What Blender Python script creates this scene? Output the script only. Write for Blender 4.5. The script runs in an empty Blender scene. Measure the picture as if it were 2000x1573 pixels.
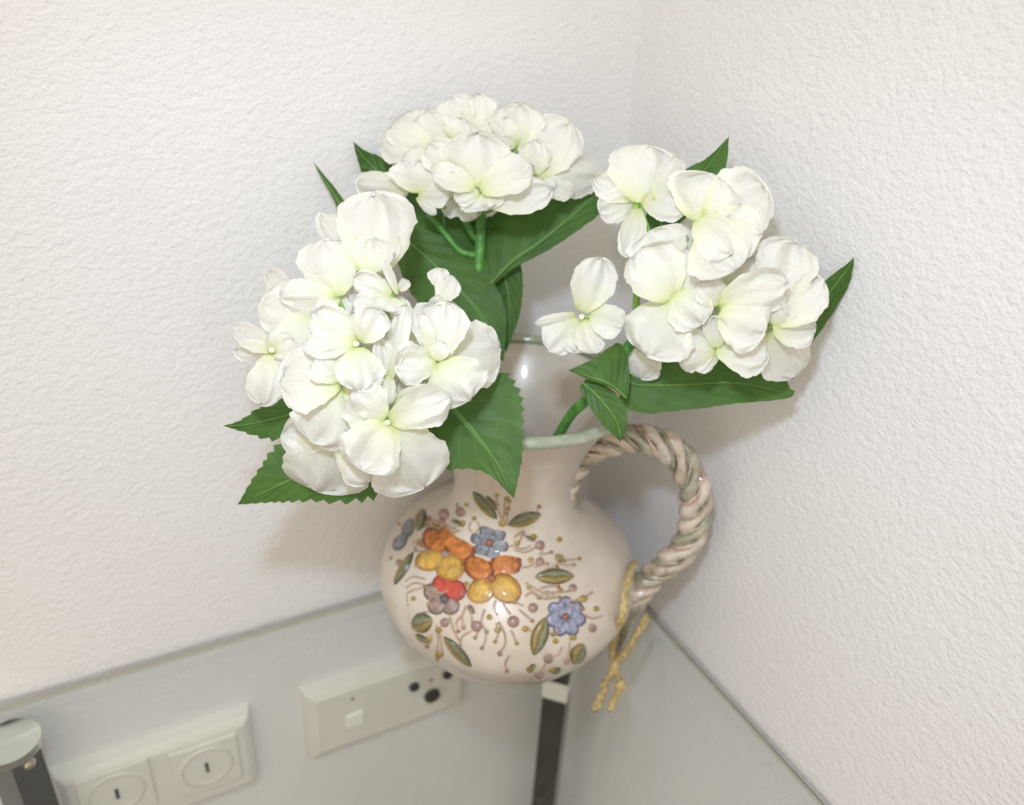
import bpy, math, random
import numpy as np
from mathutils import Vector, Matrix

random.seed(7)
rng = np.random.default_rng(11)
scene = bpy.context.scene
col = scene.collection

# ------------------------------------------------------------------ camera
FPX = 1600.0                       # focal length in pixels of the 2000 px wide photograph
H = 0.48                           # camera above the glass table top
TOP = 0.45                         # height of the table top above the floor
PITCH, ROLL, YAW = (math.radians(a) for a in (28.56, 3.37, 28.88))
C = np.array([0.0, 0.0, TOP + H])
Fw = np.array([math.sin(YAW)*math.cos(PITCH), math.cos(YAW)*math.cos(PITCH), -math.sin(PITCH)])
r0 = np.array([math.cos(YAW), -math.sin(YAW), 0.0])
u0 = np.cross(r0, Fw)
Rt = math.cos(ROLL)*r0 + math.sin(ROLL)*u0
Up = -math.sin(ROLL)*r0 + math.cos(ROLL)*u0
cam_d = bpy.data.cameras.new('camera')
cam = bpy.data.objects.new('camera', cam_d)
col.objects.link(cam)
m = Matrix.Identity(4)
for i in range(3):
    m[i][0], m[i][1], m[i][2], m[i][3] = Rt[i], Up[i], -Fw[i], C[i]
cam.matrix_world = m
cam_d.sensor_width = 36.0
cam_d.lens = 36.0*FPX/2000.0
cam_d.clip_start = 0.01
cam_d.clip_end = 60.0
cam_d.dof.use_dof = True
cam_d.dof.focus_distance = 0.415
cam_d.dof.aperture_fstop = 6.0
scene.camera = cam

# ------------------------------------------------------------------ light
world = bpy.data.worlds.new('World')
scene.world = world
world.use_nodes = True
bg = world.node_tree.nodes['Background']
bg.inputs['Color'].default_value = (1.0, 0.895, 0.735, 1)
bg.inputs['Strength'].default_value = 1.16

fl_d = bpy.data.lights.new('camera_flash', 'SPOT')          # the flash on top of the camera
fl_d.energy = 6.0
fl_d.color = (0.80, 0.95, 1.16)
fl_d.spot_size = math.radians(115)
fl_d.spot_blend = 1.0
fl_d.shadow_soft_size = 0.022
fl = bpy.data.objects.new('camera_flash', fl_d)
fl.location = C + Up*0.135 - Rt*0.035 - Fw*0.02
fl.rotation_euler = (Vector((0.24, 0.44, TOP+0.02)) - Vector(fl.location)).to_track_quat('-Z', 'Y').to_euler()
col.objects.link(fl)

ce_d = bpy.data.lights.new('ceiling_lamp', 'AREA')           # the warm ceiling light of the room
ce_d.energy = 6.0
ce_d.color = (1.0, 0.84, 0.66)
ce_d.shape = 'SQUARE'
ce_d.size = 1.6
ce = bpy.data.objects.new('ceiling_lamp', ce_d)
ce.location = (-0.7, -0.9, 2.5)
ce.rotation_euler = (Vector((0.3, 0.45, TOP+0.2)) - Vector(ce.location)).to_track_quat('-Z', 'Y').to_euler()
col.objects.link(ce)

scene.view_settings.view_transform = 'Standard'
scene.view_settings.look = 'None'
scene.view_settings.exposure = 0.0
scene.view_settings.gamma = 1.0
scene.view_settings.use_curve_mapping = False
scene.cycles.transparent_max_bounces = 16
scene.cycles.max_bounces = 10

# ------------------------------------------------------------------ helpers
def ray(x, y):
    return (x-1000.0)/FPX*Rt - (y-786.5)/FPX*Up + Fw

def at(x, y, depth):
    return C + ray(x, y)*depth

def on_plane(x, y, p0, n):
    d = ray(x, y)
    return C + d*(np.dot(np.asarray(p0)-C, n)/np.dot(d, n))

ROOT = {}
def thing(name, label, cat, loc, group=None):
    o = bpy.data.objects.new(name, None)
    o.empty_display_size = 0.02
    o.location = loc
    o['label'] = label
    o['category'] = cat
    if group:
        o['group'] = group
    col.objects.link(o)
    ROOT[o] = np.array(loc, float)
    return o

def mk(name, verts, faces, mat, parent=None, uv=None, smooth=True, fmat=None, mats=None):
    v = np.asarray(verts, float)
    if parent is not None:
        v = v - ROOT[parent]
    me = bpy.data.meshes.new(name)
    me.from_pydata([tuple(p) for p in v], [], [tuple(int(i) for i in f) for f in faces])
    for mm in (mats or [mat]):
        me.materials.append(mm)
    if fmat is not None:
        me.polygons.foreach_set('material_index', fmat)
    if uv is not None:
        lay = me.uv_layers.new(name='UVMap')
        idx = np.zeros(len(me.loops), int)
        me.loops.foreach_get('vertex_index', idx)
        lay.data.foreach_set('uv', np.asarray(uv, float)[idx].ravel())
    if smooth:
        me.polygons.foreach_set('use_smooth', [True]*len(me.polygons))
    me.update()
    o = bpy.data.objects.new(name, me)
    col.objects.link(o)
    if parent is not None:
        o.parent = parent
        ROOT[o] = ROOT[parent]
    return o

def tagged(o, label, cat, group=None):
    o['label'] = label
    o['category'] = cat
    if group:
        o['group'] = group
    return o

def grid_faces(nr, nc, wrap=False):
    f = []
    for i in range(nr-1):
        for j in range(nc if wrap else nc-1):
            k = (j+1) % nc
            f.append((i*nc+j, i*nc+k, (i+1)*nc+k, (i+1)*nc+j))
    return f

def spline(pts, n):
    """Catmull-Rom through rows of numbers, n samples."""
    p = np.asarray(pts, float)
    if len(p) == 2:
        t = np.linspace(0, 1, n)[:, None]
        return p[0]*(1-t)+p[1]*t
    ext = np.vstack([2*p[0]-p[1], p, 2*p[-1]-p[-2]])
    out = []
    for s in np.linspace(0, len(p)-1, n):
        i = min(int(s), len(p)-2)
        t = s-i
        a, b, c, d = ext[i:i+4]
        out.append(0.5*((2*b)+(c-a)*t+(2*a-5*b+4*c-d)*t*t+(3*b-a-3*c+d)*t**3))
    return np.array(out)

def tube(path, rad, n=8, cap=True):
    p = np.asarray(path, float)
    m_ = len(p)
    rad = np.ones(m_)*rad if np.isscalar(rad) else np.asarray(rad, float)
    tan = np.gradient(p, axis=0)
    tan /= np.linalg.norm(tan, axis=1)[:, None]+1e-12
    nrm = np.cross(tan[0], [0.3, 0.2, 0.93])
    nrm /= np.linalg.norm(nrm)
    vs = []
    for i in range(m_):
        nrm = nrm - tan[i]*np.dot(nrm, tan[i])
        nrm /= np.linalg.norm(nrm)
        b = np.cross(tan[i], nrm)
        for k in range(n):
            a = 2*math.pi*k/n
            vs.append(p[i]+rad[i]*(math.cos(a)*nrm+math.sin(a)*b))
    fs = grid_faces(m_, n, True)
    if cap:
        fs.append(tuple(range(n-1, -1, -1)))
        fs.append(tuple(range((m_-1)*n, m_*n)))
    return vs, fs

def join(parts):
    V, Fc = [], []
    for v, f in parts:
        o = len(V)
        V += list(v)
        Fc += [tuple(i+o for i in q) for q in f]
    return V, Fc

def ball(c, r, nu=10, nv=6, a=(1, 0, 0), b=(0, 1, 0), n=(0, 0, 1)):
    a, b, n, c = (np.asarray(q, float) for q in (a, b, n, c))
    if not np.isscalar(r):
        a, b, n = a*r[0], b*r[1], n*r[2]
    else:
        a, b, n = a*r, b*r, n*r
    vs = [c-n]
    for i in range(1, nv):
        th = -math.pi/2+math.pi*i/nv
        for k in range(nu):
            ph = 2*math.pi*k/nu
            vs.append(c+math.cos(th)*(math.cos(ph)*a+math.sin(ph)*b)+math.sin(th)*n)
    vs.append(c+n)
    fs = [(0, 1+(k+1) % nu, 1+k) for k in range(nu)]
    for i in range(nv-2):
        for k in range(nu):
            q = 1+i*nu
            fs.append((q+k, q+(k+1) % nu, q+nu+(k+1) % nu, q+nu+k))
    q = 1+(nv-2)*nu
    fs += [(q+k, q+(k+1) % nu, len(vs)-1) for k in range(nu)]
    return vs, fs

def box(lo, hi, bevel=0.0):
    x0, y0, z0 = lo
    x1, y1, z1 = hi
    v = [(x0, y0, z0), (x1, y0, z0), (x1, y1, z0), (x0, y1, z0), (x0, y0, z1), (x1, y0, z1), (x1, y1, z1), (x0, y1, z1)]
    f = [(0, 3, 2, 1), (4, 5, 6, 7), (0, 1, 5, 4), (1, 2, 6, 5), (2, 3, 7, 6), (3, 0, 4, 7)]
    return v, f

def bevel(o, w, seg=2):
    b = o.modifiers.new('bevel', 'BEVEL')
    b.width = w
    b.segments = seg
    b.limit_method = 'ANGLE'
    return o

# ------------------------------------------------------------------ materials
class NT:
    def __init__(s, name):
        s.m = bpy.data.materials.new(name)
        s.m.use_nodes = True
        s.t = s.m.node_tree
        s.b = s.t.nodes['Principled BSDF']
        s.out = s.t.nodes['Material Output']
    def n(s, kind, **kw):
        q = s.t.nodes.new(kind)
        for k, v in kw.items():
            if k in q.inputs.keys():
                q.inputs[k].default_value = v
            else:
                setattr(q, k, v)
        return q
    def l(s, a, b):
        s.t.links.new(a, b)
    def math(s, op, a, b=None):
        q = s.t.nodes.new('ShaderNodeMath')
        q.operation = op
        for i, x in enumerate((a, b)):
            if x is None:
                continue
            if isinstance(x, (int, float)):
                q.inputs[i].default_value = x
            else:
                s.l(x, q.inputs[i])
        return q.outputs[0]
    def ramp(s, fac, stops):
        q = s.t.nodes.new('ShaderNodeValToRGB')
        e = q.color_ramp.elements
        while len(e) < len(stops):
            e.new(0.5)
        for i, (p, c) in enumerate(stops):
            e[i].position = p
            e[i].color = (*c, 1)
        s.l(fac, q.inputs[0])
        return q.outputs[0]
    def mix(s, fac, a, b, mode='MIX'):
        q = s.t.nodes.new('ShaderNodeMix')
        q.data_type = 'RGBA'
        q.blend_type = mode
        for sock, x in ((q.inputs[0], fac), (q.inputs[6], a), (q.inputs[7], b)):
            if isinstance(x, (int, float)):
                sock.default_value = x
            elif isinstance(x, tuple):
                sock.default_value = (*x, 1)
            else:
                s.l(x, sock)
        return q.outputs[2]
    def bump(s, h, strength, dist, normal=None):
        q = s.n('ShaderNodeBump')
        q.inputs['Strength'].default_value = strength
        q.inputs['Distance'].default_value = dist
        s.l(h, q.inputs['Height'])
        if normal is not None:
            s.l(normal, q.inputs['Normal'])
        return q.outputs[0]

def noise(t, scale, detail=3, rough=0.5, vec=None, dist=0.0):
    q = t.n('ShaderNodeTexNoise')
    q.inputs['Scale'].default_value = scale
    q.inputs['Detail'].default_value = detail
    q.inputs['Roughness'].default_value = rough
    q.inputs['Distortion'].default_value = dist
    if vec is not None:
        t.l(vec, q.inputs['Vector'])
    return q.outputs['Fac']

def simple(name, c, rough=0.5, metal=0.0, coat=0.0, var=0.12, vscale=60, bumpd=0.0, bscale=300):
    t = NT(name)
    tc = t.n('ShaderNodeTexCoord').outputs['Object']
    f = noise(t, vscale, 4, 0.6, tc)
    cc = t.ramp(f, [(0.3, tuple(x*(1-var) for x in c)), (0.7, tuple(min(1, x*(1+var)) for x in c))])
    t.l(cc, t.b.inputs['Base Color'])
    t.b.inputs['Roughness'].default_value = rough
    t.b.inputs['Metallic'].default_value = metal
    if coat:
        t.b.inputs['Coat Weight'].default_value = coat
        t.b.inputs['Coat Roughness'].default_value = 0.08
    if bumpd:
        t.l(t.bump(noise(t, bscale, 3, 0.5, tc), 0.6, bumpd), t.b.inputs['Normal'])
    return t.m

def wall_mat():
    t = NT('plaster_wallpaper')
    geo = t.n('ShaderNodeNewGeometry').outputs['Position']
    mp = t.n('ShaderNodeMapping')
    mp.inputs['Rotation'].default_value = (0.5, 0.5, 0.0)
    mp.inputs['Scale'].default_value = (1.0, 1.0, 1.25)
    t.l(geo, mp.inputs['Vector'])
    a = noise(t, 190, 4, 0.62, mp.outputs[0], 0.25)
    b = noise(t, 420, 2, 0.5, mp.outputs[0], 0.3)
    h = t.math('ADD', t.math('MULTIPLY', a, 1.0), t.math('MULTIPLY', b, 0.35))
    t.l(t.bump(h, 0.8, 0.0014), t.b.inputs['Normal'])
    c = t.ramp(noise(t, 6, 3, 0.5, geo), [(0.3, (0.752, 0.747, 0.752)), (0.7, (0.785, 0.778, 0.786))])
    t.l(c, t.b.inputs['Base Color'])
    t.b.inputs['Roughness'].default_value = 0.75
    t.b.inputs['Specular IOR Level'].default_value = 0.25
    return t.m

def petal_mat():
    t = NT('silk_petal')
    uv = t.n('ShaderNodeTexCoord').outputs['UV']
    sp = t.n('ShaderNodeSeparateXYZ')
    t.l(uv, sp.inputs[0])
    wob = t.math('MULTIPLY', t.math('SUBTRACT', noise(t, 4, 2, 0.5, uv), 0.5), 0.22)
    v = t.math('ADD', sp.outputs[1], wob)
    c = t.ramp(v, [(0.0, (0.64, 0.73, 0.30)), (0.09, (0.81, 0.84, 0.56)), (0.27, (0.855, 0.86, 0.73)), (0.65, (0.87, 0.865, 0.825))])
    mp = t.n('ShaderNodeMapping')
    mp.inputs['Scale'].default_value = (26, 2.2, 1)
    t.l(uv, mp.inputs['Vector'])
    ve = noise(t, 1.0, 3, 0.55, mp.outputs[0], 0.5)
    mp2 = t.n('ShaderNodeMapping')
    mp2.inputs['Scale'].default_value = (9, 7, 1)
    t.l(uv, mp2.inputs['Vector'])
    cr = noise(t, 1.0, 3, 0.6, mp2.outputs[0], 0.8)
    h = t.math('ADD', ve, t.math('MULTIPLY', cr, 0.9))
    nb = t.bump(h, 0.5, 0.0013)
    c2 = t.mix(t.math('MULTIPLY', t.math('MAXIMUM', t.math('SUBTRACT', ve, 0.4), 0.0), 0.22), c, (0.84, 0.85, 0.68))
    t.l(c2, t.b.inputs['Base Color'])
    t.b.inputs['Roughness'].default_value = 0.7
    t.b.inputs['Specular IOR Level'].default_value = 0.2
    t.l(nb, t.b.inputs['Normal'])
    tr = t.n('ShaderNodeBsdfTranslucent')
    t.l(c2, tr.inputs['Color'])
    mx = t.n('ShaderNodeMixShader')
    mx.inputs[0].default_value = 0.34
    t.l(t.b.outputs[0], mx.inputs[1])
    t.l(tr.outputs[0], mx.inputs[2])
    t.l(mx.outputs[0], t.out.inputs['Surface'])
    return t.m

def leaf_mat():
    t = NT('cloth_leaf')
    uv = t.n('ShaderNodeTexCoord').outputs['UV']
    sp = t.n('ShaderNodeSeparateXYZ')
    t.l(uv, sp.inputs[0])
    au = t.math('ABSOLUTE', t.math('SUBTRACT', sp.outputs[0], 0.5))         # 0 at the midrib, .5 at the edge
    mid = t.math('LESS_THAN', au, 0.018)
    # side veins sweep forward from the midrib
    k = t.math('FRACT', t.math('SUBTRACT', t.math('MULTIPLY', sp.outputs[1], 7.0), t.math('MULTIPLY', t.math('POWER', au, 0.8), 4.0)))
    vd = t.math('ABSOLUTE', t.math('SUBTRACT', k, 0.5))
    side = t.math('MULTIPLY', t.math('LESS_THAN', vd, 0.035), t.math('LESS_THAN', au, 0.44))
    geo = t.n('ShaderNodeTexCoord').outputs['Object']
    big = noise(t, 45, 3, 0.6, geo)
    c = t.ramp(big, [(0.3, (0.030, 0.088, 0.013)), (0.7, (0.070, 0.160, 0.026))])
    fine = noise(t, 1500, 2, 0.7, geo)
    c = t.mix(t.math('MULTIPLY', fine, 0.35), c, (0.10, 0.22, 0.045))
    c = t.mix(t.math('MULTIPLY', side, 0.16), c, (0.15, 0.34, 0.10))
    c = t.mix(t.math('MULTIPLY', mid, 0.75), c, (0.17, 0.38, 0.09))
    t.l(c, t.b.inputs['Base Color'])
    t.l(t.math('ADD', t.math('MULTIPLY', noise(t, 80, 3, 0.6, geo), 0.5), 0.28), t.b.inputs['Roughness'])
    t.b.inputs['Specular IOR Level'].default_value = 0.36
    hgt = t.math('ADD', t.math('MULTIPLY', vd, 1.0), t.math('MULTIPLY', fine, 0.18))
    t.l(t.bump(hgt, 0.5, 0.0012), t.b.inputs['Normal'])
    tr = t.n('ShaderNodeBsdfTranslucent')
    t.l(t.mix(1.0, c, (0.9, 1.0, 0.4), 'MULTIPLY'), tr.inputs['Color'])
    mx = t.n('ShaderNodeMixShader')
    mx.inputs[0].default_value = 0.22
    t.l(t.b.outputs[0], mx.inputs[1])
    t.l(tr.outputs[0], mx.inputs[2])
    t.l(mx.outputs[0], t.out.inputs['Surface'])
    return t.m

def glaze_mat():
    t = NT('cream_glaze')
    tc = t.n('ShaderNodeTexCoord').outputs['Object']
    c = t.ramp(noise(t, 22, 4, 0.6, tc), [(0.25, (0.49, 0.41, 0.335)), (0.5, (0.57, 0.505, 0.435)), (0.75, (0.64, 0.59, 0.53))])
    t.l(c, t.b.inputs['Base Color'])
    t.b.inputs['Roughness'].default_value = 0.34
    t.b.inputs['Coat Weight'].default_value = 0.6
    t.b.inputs['Coat Roughness'].default_value = 0.07
    t.l(t.bump(noise(t, 70, 3, 0.5, tc), 0.25, 0.0012), t.b.inputs['Normal'])
    return t.m

def relief_leaf_mat():
    t = NT('olive_glaze_leaf')
    uv = t.n('ShaderNodeTexCoord').outputs['UV']
    sp = t.n('ShaderNodeSeparateXYZ')
    t.l(uv, sp.inputs[0])
    w = t.math('ADD', sp.outputs[1], t.math('MULTIPLY', t.math('SUBTRACT', noise(t, 5, 3, 0.6, uv), 0.5), 0.5))
    c = t.ramp(w, [(0.12, (0.07, 0.07, 0.035)), (0.3, (0.17, 0.19, 0.12)), (0.46, (0.22, 0.23, 0.13)), (0.5, (0.07, 0.05, 0.02)), (0.56, (0.21, 0.155, 0.05)), (0.8, (0.30, 0.235, 0.085)), (0.95, (0.13, 0.08, 0.03))])
    t.l(c, t.b.inputs['Base Color'])
    t.b.inputs['Roughness'].default_value = 0.3
    t.b.inputs['Coat Weight'].default_value = 0.4
    return t.m

def braid_mat(name, c1, c2, c3):
    t = NT(name)
    tc = t.n('ShaderNodeTexCoord').outputs['Object']
    c = t.ramp(noise(t, 90, 4, 0.65, tc), [(0.32, c1), (0.5, c2), (0.72, c3)])
    t.l(c, t.b.inputs['Base Color'])
    t.b.inputs['Roughness'].default_value = 0.25
    t.b.inputs['Coat Weight'].default_value = 1.0
    t.b.inputs['Coat Roughness'].default_value = 0.04
    return t.m

def glass_mat(name, tint, refl=1.0, body=None, bodyf=0.0):
    """clear sheet: tinted transmission plus Schlick reflection, optional cloudy green body on the cut edge"""
    t = NT(name)
    t.t.nodes.remove(t.b)
    tr = t.n('ShaderNodeBsdfTransparent')
    tr.inputs['Color'].default_value = (*tint, 1)
    base = tr.outputs[0]
    if body:
        df = t.n('ShaderNodeBsdfDiffuse')
        df.inputs['Color'].default_value = (*body, 1)
        m0 = t.n('ShaderNodeMixShader')
        m0.inputs[0].default_value = bodyf
        t.l(base, m0.inputs[1])
        t.l(df.outputs[0], m0.inputs[2])
        base = m0.outputs[0]
    if refl > 0:
        gl = t.n('ShaderNodeBsdfGlossy')
        gl.inputs['Roughness'].default_value = 0.02
        lw = t.n('ShaderNodeLayerWeight')
        lw.inputs['Blend'].default_value = 0.5
        fac = t.math('ADD', t.math('MULTIPLY', t.math('POWER', lw.outputs['Facing'], 5.0), 0.9), 0.06)
        mx = t.n('ShaderNodeMixShader')
        t.l(t.math('MULTIPLY', fac, refl), mx.inputs[0])
        t.l(base, mx.inputs[1])
        t.l(gl.outputs[0], mx.inputs[2])
        base = mx.outputs[0]
    t.l(base, t.out.inputs['Surface'])
    return t.m

def disc_mat():
    t = NT('turned_metal_disc')
    tg = t.n('ShaderNodeTangent', direction_type='RADIAL', axis='Z')
    t.l(tg.outputs[0], t.b.inputs['Tangent'])
    t.b.inputs['Base Color'].default_value = (0.78, 0.82, 0.76, 1)
    t.b.inputs['Metallic'].default_value = 1.0
    t.b.inputs['Roughness'].default_value = 0.32
    t.b.inputs['Anisotropic'].default_value = 0.9
    return t.m

M = {
    'wall': wall_mat(),
    'floor': simple('floor_vinyl', (0.16, 0.15, 0.14), 0.5, vscale=12),
    'petal': petal_mat(),
    'leaf': leaf_mat(),
    'stem': simple('plastic_stem', (0.075, 0.24, 0.04), 0.45, var=0.45, vscale=160),
    'midrib': simple('leaf_midrib', (0.10, 0.22, 0.04), 0.45, var=0.2, vscale=120),
    'pedicel': simple('plastic_pedicel', (0.24, 0.44, 0.08), 0.4, var=0.2, vscale=120),
    'button': simple('floret_button', (0.78, 0.80, 0.58), 0.5, var=0.05),
    'glaze': glaze_mat(),
    'rim': simple('grey_green_glaze', (0.33, 0.37, 0.28), 0.22, coat=0.5, var=0.25, vscale=90),
    'foot': simple('dark_green_glaze', (0.12, 0.16, 0.09), 0.3, coat=0.3, var=0.4, vscale=80),
    'orange': simple('orange_glaze', (0.50, 0.17, 0.035), 0.45, coat=0.1, var=0.55, vscale=220, bumpd=0.0016, bscale=330),
    'yellow': simple('yellow_glaze', (0.56, 0.35, 0.07), 0.45, coat=0.1, var=0.35, vscale=220, bumpd=0.0016, bscale=330),
    'red': simple('red_glaze', (0.50, 0.07, 0.04), 0.45, coat=0.1, var=0.3, vscale=220, bumpd=0.0016, bscale=330),
    'mauve': simple('mauve_glaze', (0.30, 0.215, 0.19), 0.35, coat=0.3, var=0.5, vscale=260, bumpd=0.0016, bscale=330),
    'blue': simple('blue_glaze', (0.25, 0.26, 0.37), 0.35, coat=0.3, var=0.65, vscale=300, bumpd=0.0016, bscale=330),
    'slate': simple('slate_glaze', (0.20, 0.215, 0.26), 0.35, coat=0.3, var=0.6, vscale=300, bumpd=0.0016, bscale=330),
    'brown': simple('brown_glaze', (0.30, 0.11, 0.05), 0.3, coat=0.4, var=0.3, vscale=160),
    'dark': simple('violet_glaze', (0.10, 0.08, 0.10), 0.3, coat=0.4, var=0.3, vscale=160),
    'berry': simple('berry_glaze', (0.31, 0.20, 0.175), 0.3, coat=0.5, var=0.3, vscale=160),
    'gold': simple('ochre_glaze', (0.31, 0.215, 0.05), 0.3, coat=0.4, var=0.35, vscale=160),
    'tendril': simple('tendril_glaze', (0.40, 0.285, 0.21), 0.3, coat=0.4, var=0.25, vscale=160),
    'rleaf': relief_leaf_mat(),
    'braid_a': braid_mat('braid_cream', (0.32, 0.26, 0.21), (0.52, 0.45, 0.385), (0.66, 0.60, 0.54)),
    'braid_b': braid_mat('braid_green', (0.14, 0.13, 0.075), (0.29, 0.28, 0.20), (0.48, 0.45, 0.37)),
    'braid_c': braid_mat('braid_brown', (0.20, 0.12, 0.08), (0.50, 0.36, 0.28), (0.66, 0.54, 0.46)),
    'braid_e': braid_mat('braid_mixed', (0.24, 0.21, 0.15), (0.50, 0.41, 0.33), (0.64, 0.55, 0.48)),
    'braid_d': braid_mat('braid_groove', (0.12, 0.07, 0.05), (0.24, 0.15, 0.11), (0.40, 0.29, 0.23)),
    'raffia': simple('raffia', (0.50, 0.39, 0.18), 0.6, var=0.4, vscale=260, bumpd=0.002, bscale=500),
    'glass': glass_mat('table_glass', (0.975, 0.995, 0.995)),
    'glass_under': glass_mat('table_glass_underside', (0.985, 0.995, 0.99), 0.5),
    'glass_edge': glass_mat('glass_cut_edge', (0.94, 0.93, 0.87), 0.0, (0.55, 0.52, 0.43), 0.12),
    'glass_arris': simple('glass_ground_arris', (0.045, 0.065, 0.05), 0.45, var=0.2),
    'disc': disc_mat(),
    'chrome': simple('dark_chrome', (0.17, 0.17, 0.17), 0.2, metal=1.0, var=0.2, vscale=30),
    'screw': simple('brass_screw', (0.62, 0.55, 0.42), 0.22, metal=1.0, var=0.1),
    'white_plastic': simple('outlet_plastic', (0.74, 0.72, 0.67), 0.35, var=0.03),
    'white_port_reflection': simple('port_and_reflection_white', (0.86, 0.86, 0.82), 0.3, var=0.02),  # white of the data port and of the imitated reflection on the post
    'black': simple('outlet_hole', (0.012, 0.014, 0.012), 0.5, var=0.3),
}

# ------------------------------------------------------------------ setting: two walls in a corner and the floor
XW = 0.767*H + 0.001          # right wall plane x = XW
YW = 1.074*H + 0.001          # left wall plane  y = YW
def quad(name, pts, mat):
    o = mk(name, pts, [(0, 1, 2, 3)], mat, smooth=False)
    o['kind'] = 'structure'
    return o
def wall(name, line):
    v = [(x, y, z) for z in (0.0, 2.2) for x, y in line]
    o = mk(name, v, [q[::-1] for q in grid_faces(2, len(line))], M['wall'])
    o['kind'] = 'structure'
wall('wall_left', [(-1.6, YW), (XW, YW)])
wall('wall_right', [(XW, YW), (XW, -1.4)])
quad('floor', [(-1.6, -1.4, 0), (XW, -1.4, 0), (XW, YW, 0), (-1.6, YW, 0)], M['floor'])

# ------------------------------------------------------------------ glass table
TH = 0.010
GX0, GX1, GY0, GY1 = -0.17, XW-0.001, 0.06, YW-0.001
table = thing('glass_table', 'clear glass corner table on square chrome posts, pushed against both walls', 'table', ((GX0+GX1)/2, (GY0+GY1)/2, 0.0))
def offs(d):
    c = 0.032
    return [(GX0+d, GY0+d), (GX1-d, GY0+d), (GX1-d, GY1-c), (GX1-c, GY1-d), (GX0+d, GY1-d)]
AR = 0.0042
v = [(x, y, TOP-TH) for x, y in offs(0)]+[(x, y, TOP-AR) for x, y in offs(0)]+[(x, y, TOP) for x, y in offs(AR)]
f = [(4, 3, 2, 1, 0), (10, 11, 12, 13, 14)]+grid_faces(3, 5, True)
mk('glass_top', v, f, None, table, smooth=False, mats=[M['glass'], M['glass_under'], M['glass_edge'], M['glass_arris']], fmat=[1, 0]+[2]*5+[3]*5)
PW = 0.0235
def post(px, py, name='post'):
    a = PW/math.sqrt(2)
    ring = [(px-a, py), (px, py-a), (px+a, py), (px, py+a)]
    vs = [(x, y, 0.0) for x, y in ring]+[(x, y, TOP-TH-0.006) for x, y in ring]
    fs = [(0, 1, 5, 4), (1, 2, 6, 5), (2, 3, 7, 6), (3, 0, 4, 7), (3, 2, 1, 0), (4, 5, 6, 7)]
    o = bevel(mk('post', vs, fs, M['chrome'], table, smooth=False), 0.001)
    n = 36
    R = 0.0195
    dv = [(px+R*math.cos(2*math.pi*k/n), py+R*math.sin(2*math.pi*k/n), z) for z in (TOP-TH-0.006, TOP-TH+0.0002) for k in range(n)]
    df = grid_faces(2, n, True)+[tuple(range(n-1, -1, -1)), tuple(range(n, 2*n))]
    mk('disc', dv, df, M['disc'], table, smooth=False)
    return o
gp = on_plane(18, 1448, (0, 0, TOP-TH), np.array([0, 0, 1.0]))
PL = (gp[0], gp[1])
PR = (XW-0.046, YW-0.054)
for q in (PL, PR, (PL[0], GY0+0.05), (PR[0], GY0+0.05)):
    p_ = post(*q)
    if q == PL:
        c0 = np.array([PL[0]+PW*0.36, PL[1]-PW*0.36, TOP-TH-0.018])
        nn = np.array([1, -1, 0])/math.sqrt(2)
        tt = np.array([1, 1, 0])/math.sqrt(2)
        mk('screw', *ball(c0, (0.0048, 0.0048, 0.0032), 14, 8, tt, (0, 0, 1), nn), M['screw'], p_)
    if q == PR:  # added white band imitates a bright reflection in the chrome
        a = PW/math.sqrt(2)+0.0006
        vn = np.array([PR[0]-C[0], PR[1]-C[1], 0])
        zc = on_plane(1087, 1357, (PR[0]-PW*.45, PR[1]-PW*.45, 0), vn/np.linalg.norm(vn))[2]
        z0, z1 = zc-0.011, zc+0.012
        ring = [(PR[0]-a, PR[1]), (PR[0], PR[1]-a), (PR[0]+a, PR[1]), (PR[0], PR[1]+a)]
        mk('reflection_band', [(x, y, z0) for x, y in ring]+[(x, y, z1) for x, y in ring],
           [(0, 1, 5, 4), (1, 2, 6, 5), (2, 3, 7, 6), (3, 0, 4, 7), (3, 2, 1, 0), (4, 5, 6, 7)], M['white_port_reflection'], p_, smooth=False)['label'] = 'white band standing in for a reflection on the post'

# ------------------------------------------------------------------ wall outlets (left wall, below the glass)
def wpt(x, y):
    return on_plane(x, y, (0, YW, 0), np.array([0, 1.0, 0]))
def frame_plate(parent, x0, x1, z0, z1, dep, inset, mat):
    """sloped-edge cover plate standing off the wall"""
    a = [(x0, YW+0.001, z0), (x1, YW+0.001, z0), (x1, YW+0.001, z1), (x0, YW+0.001, z1)]
    b = [(x0+inset*.35, YW-dep*.75, z0+inset*.35), (x1-inset*.35, YW-dep*.75, z0+inset*.35), (x1-inset*.35, YW-dep*.75, z1-inset*.35), (x0+inset*.35, YW-dep*.75, z1-inset*.35)]
    c = [(x0+inset, YW-dep, z0+inset), (x1-inset, YW-dep, z0+inset), (x1-inset, YW-dep, z1-inset), (x0+inset, YW-dep, z1-inset)]
    fs = []
    for k in range(2):
        for i in range(4):
            j = (i+1) % 4
            fs.append((k*4+i, k*4+j, k*4+4+j, k*4+4+i))
    fs.append((8, 9, 10, 11))
    return bevel(mk('cover_plate', a+b+c, fs, mat, parent, smooth=False), 0.0015)

def disc_y(cx, cz, r, y0, y1, n=32):
    v = [(cx+r*math.cos(2*math.pi*k/n), y, cz+r*math.sin(2*math.pi*k/n)) for y in (y0, y1) for k in range(n)]
    return v, grid_faces(2, n, True)+[tuple(range(n)), tuple(range(2*n-1, n-1, -1))]

def ring_y(cx, cz, r0_, r1_, y0, y1, n=36):
    rows = [(r1_, y0), (r1_, y1), (r0_, y1), (r0_, y0)]
    v = [(cx+r*math.cos(2*math.pi*k/n), y, cz+r*math.sin(2*math.pi*k/n)) for r, y in rows for k in range(n)]
    return v, grid_faces(4, n, True)

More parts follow.
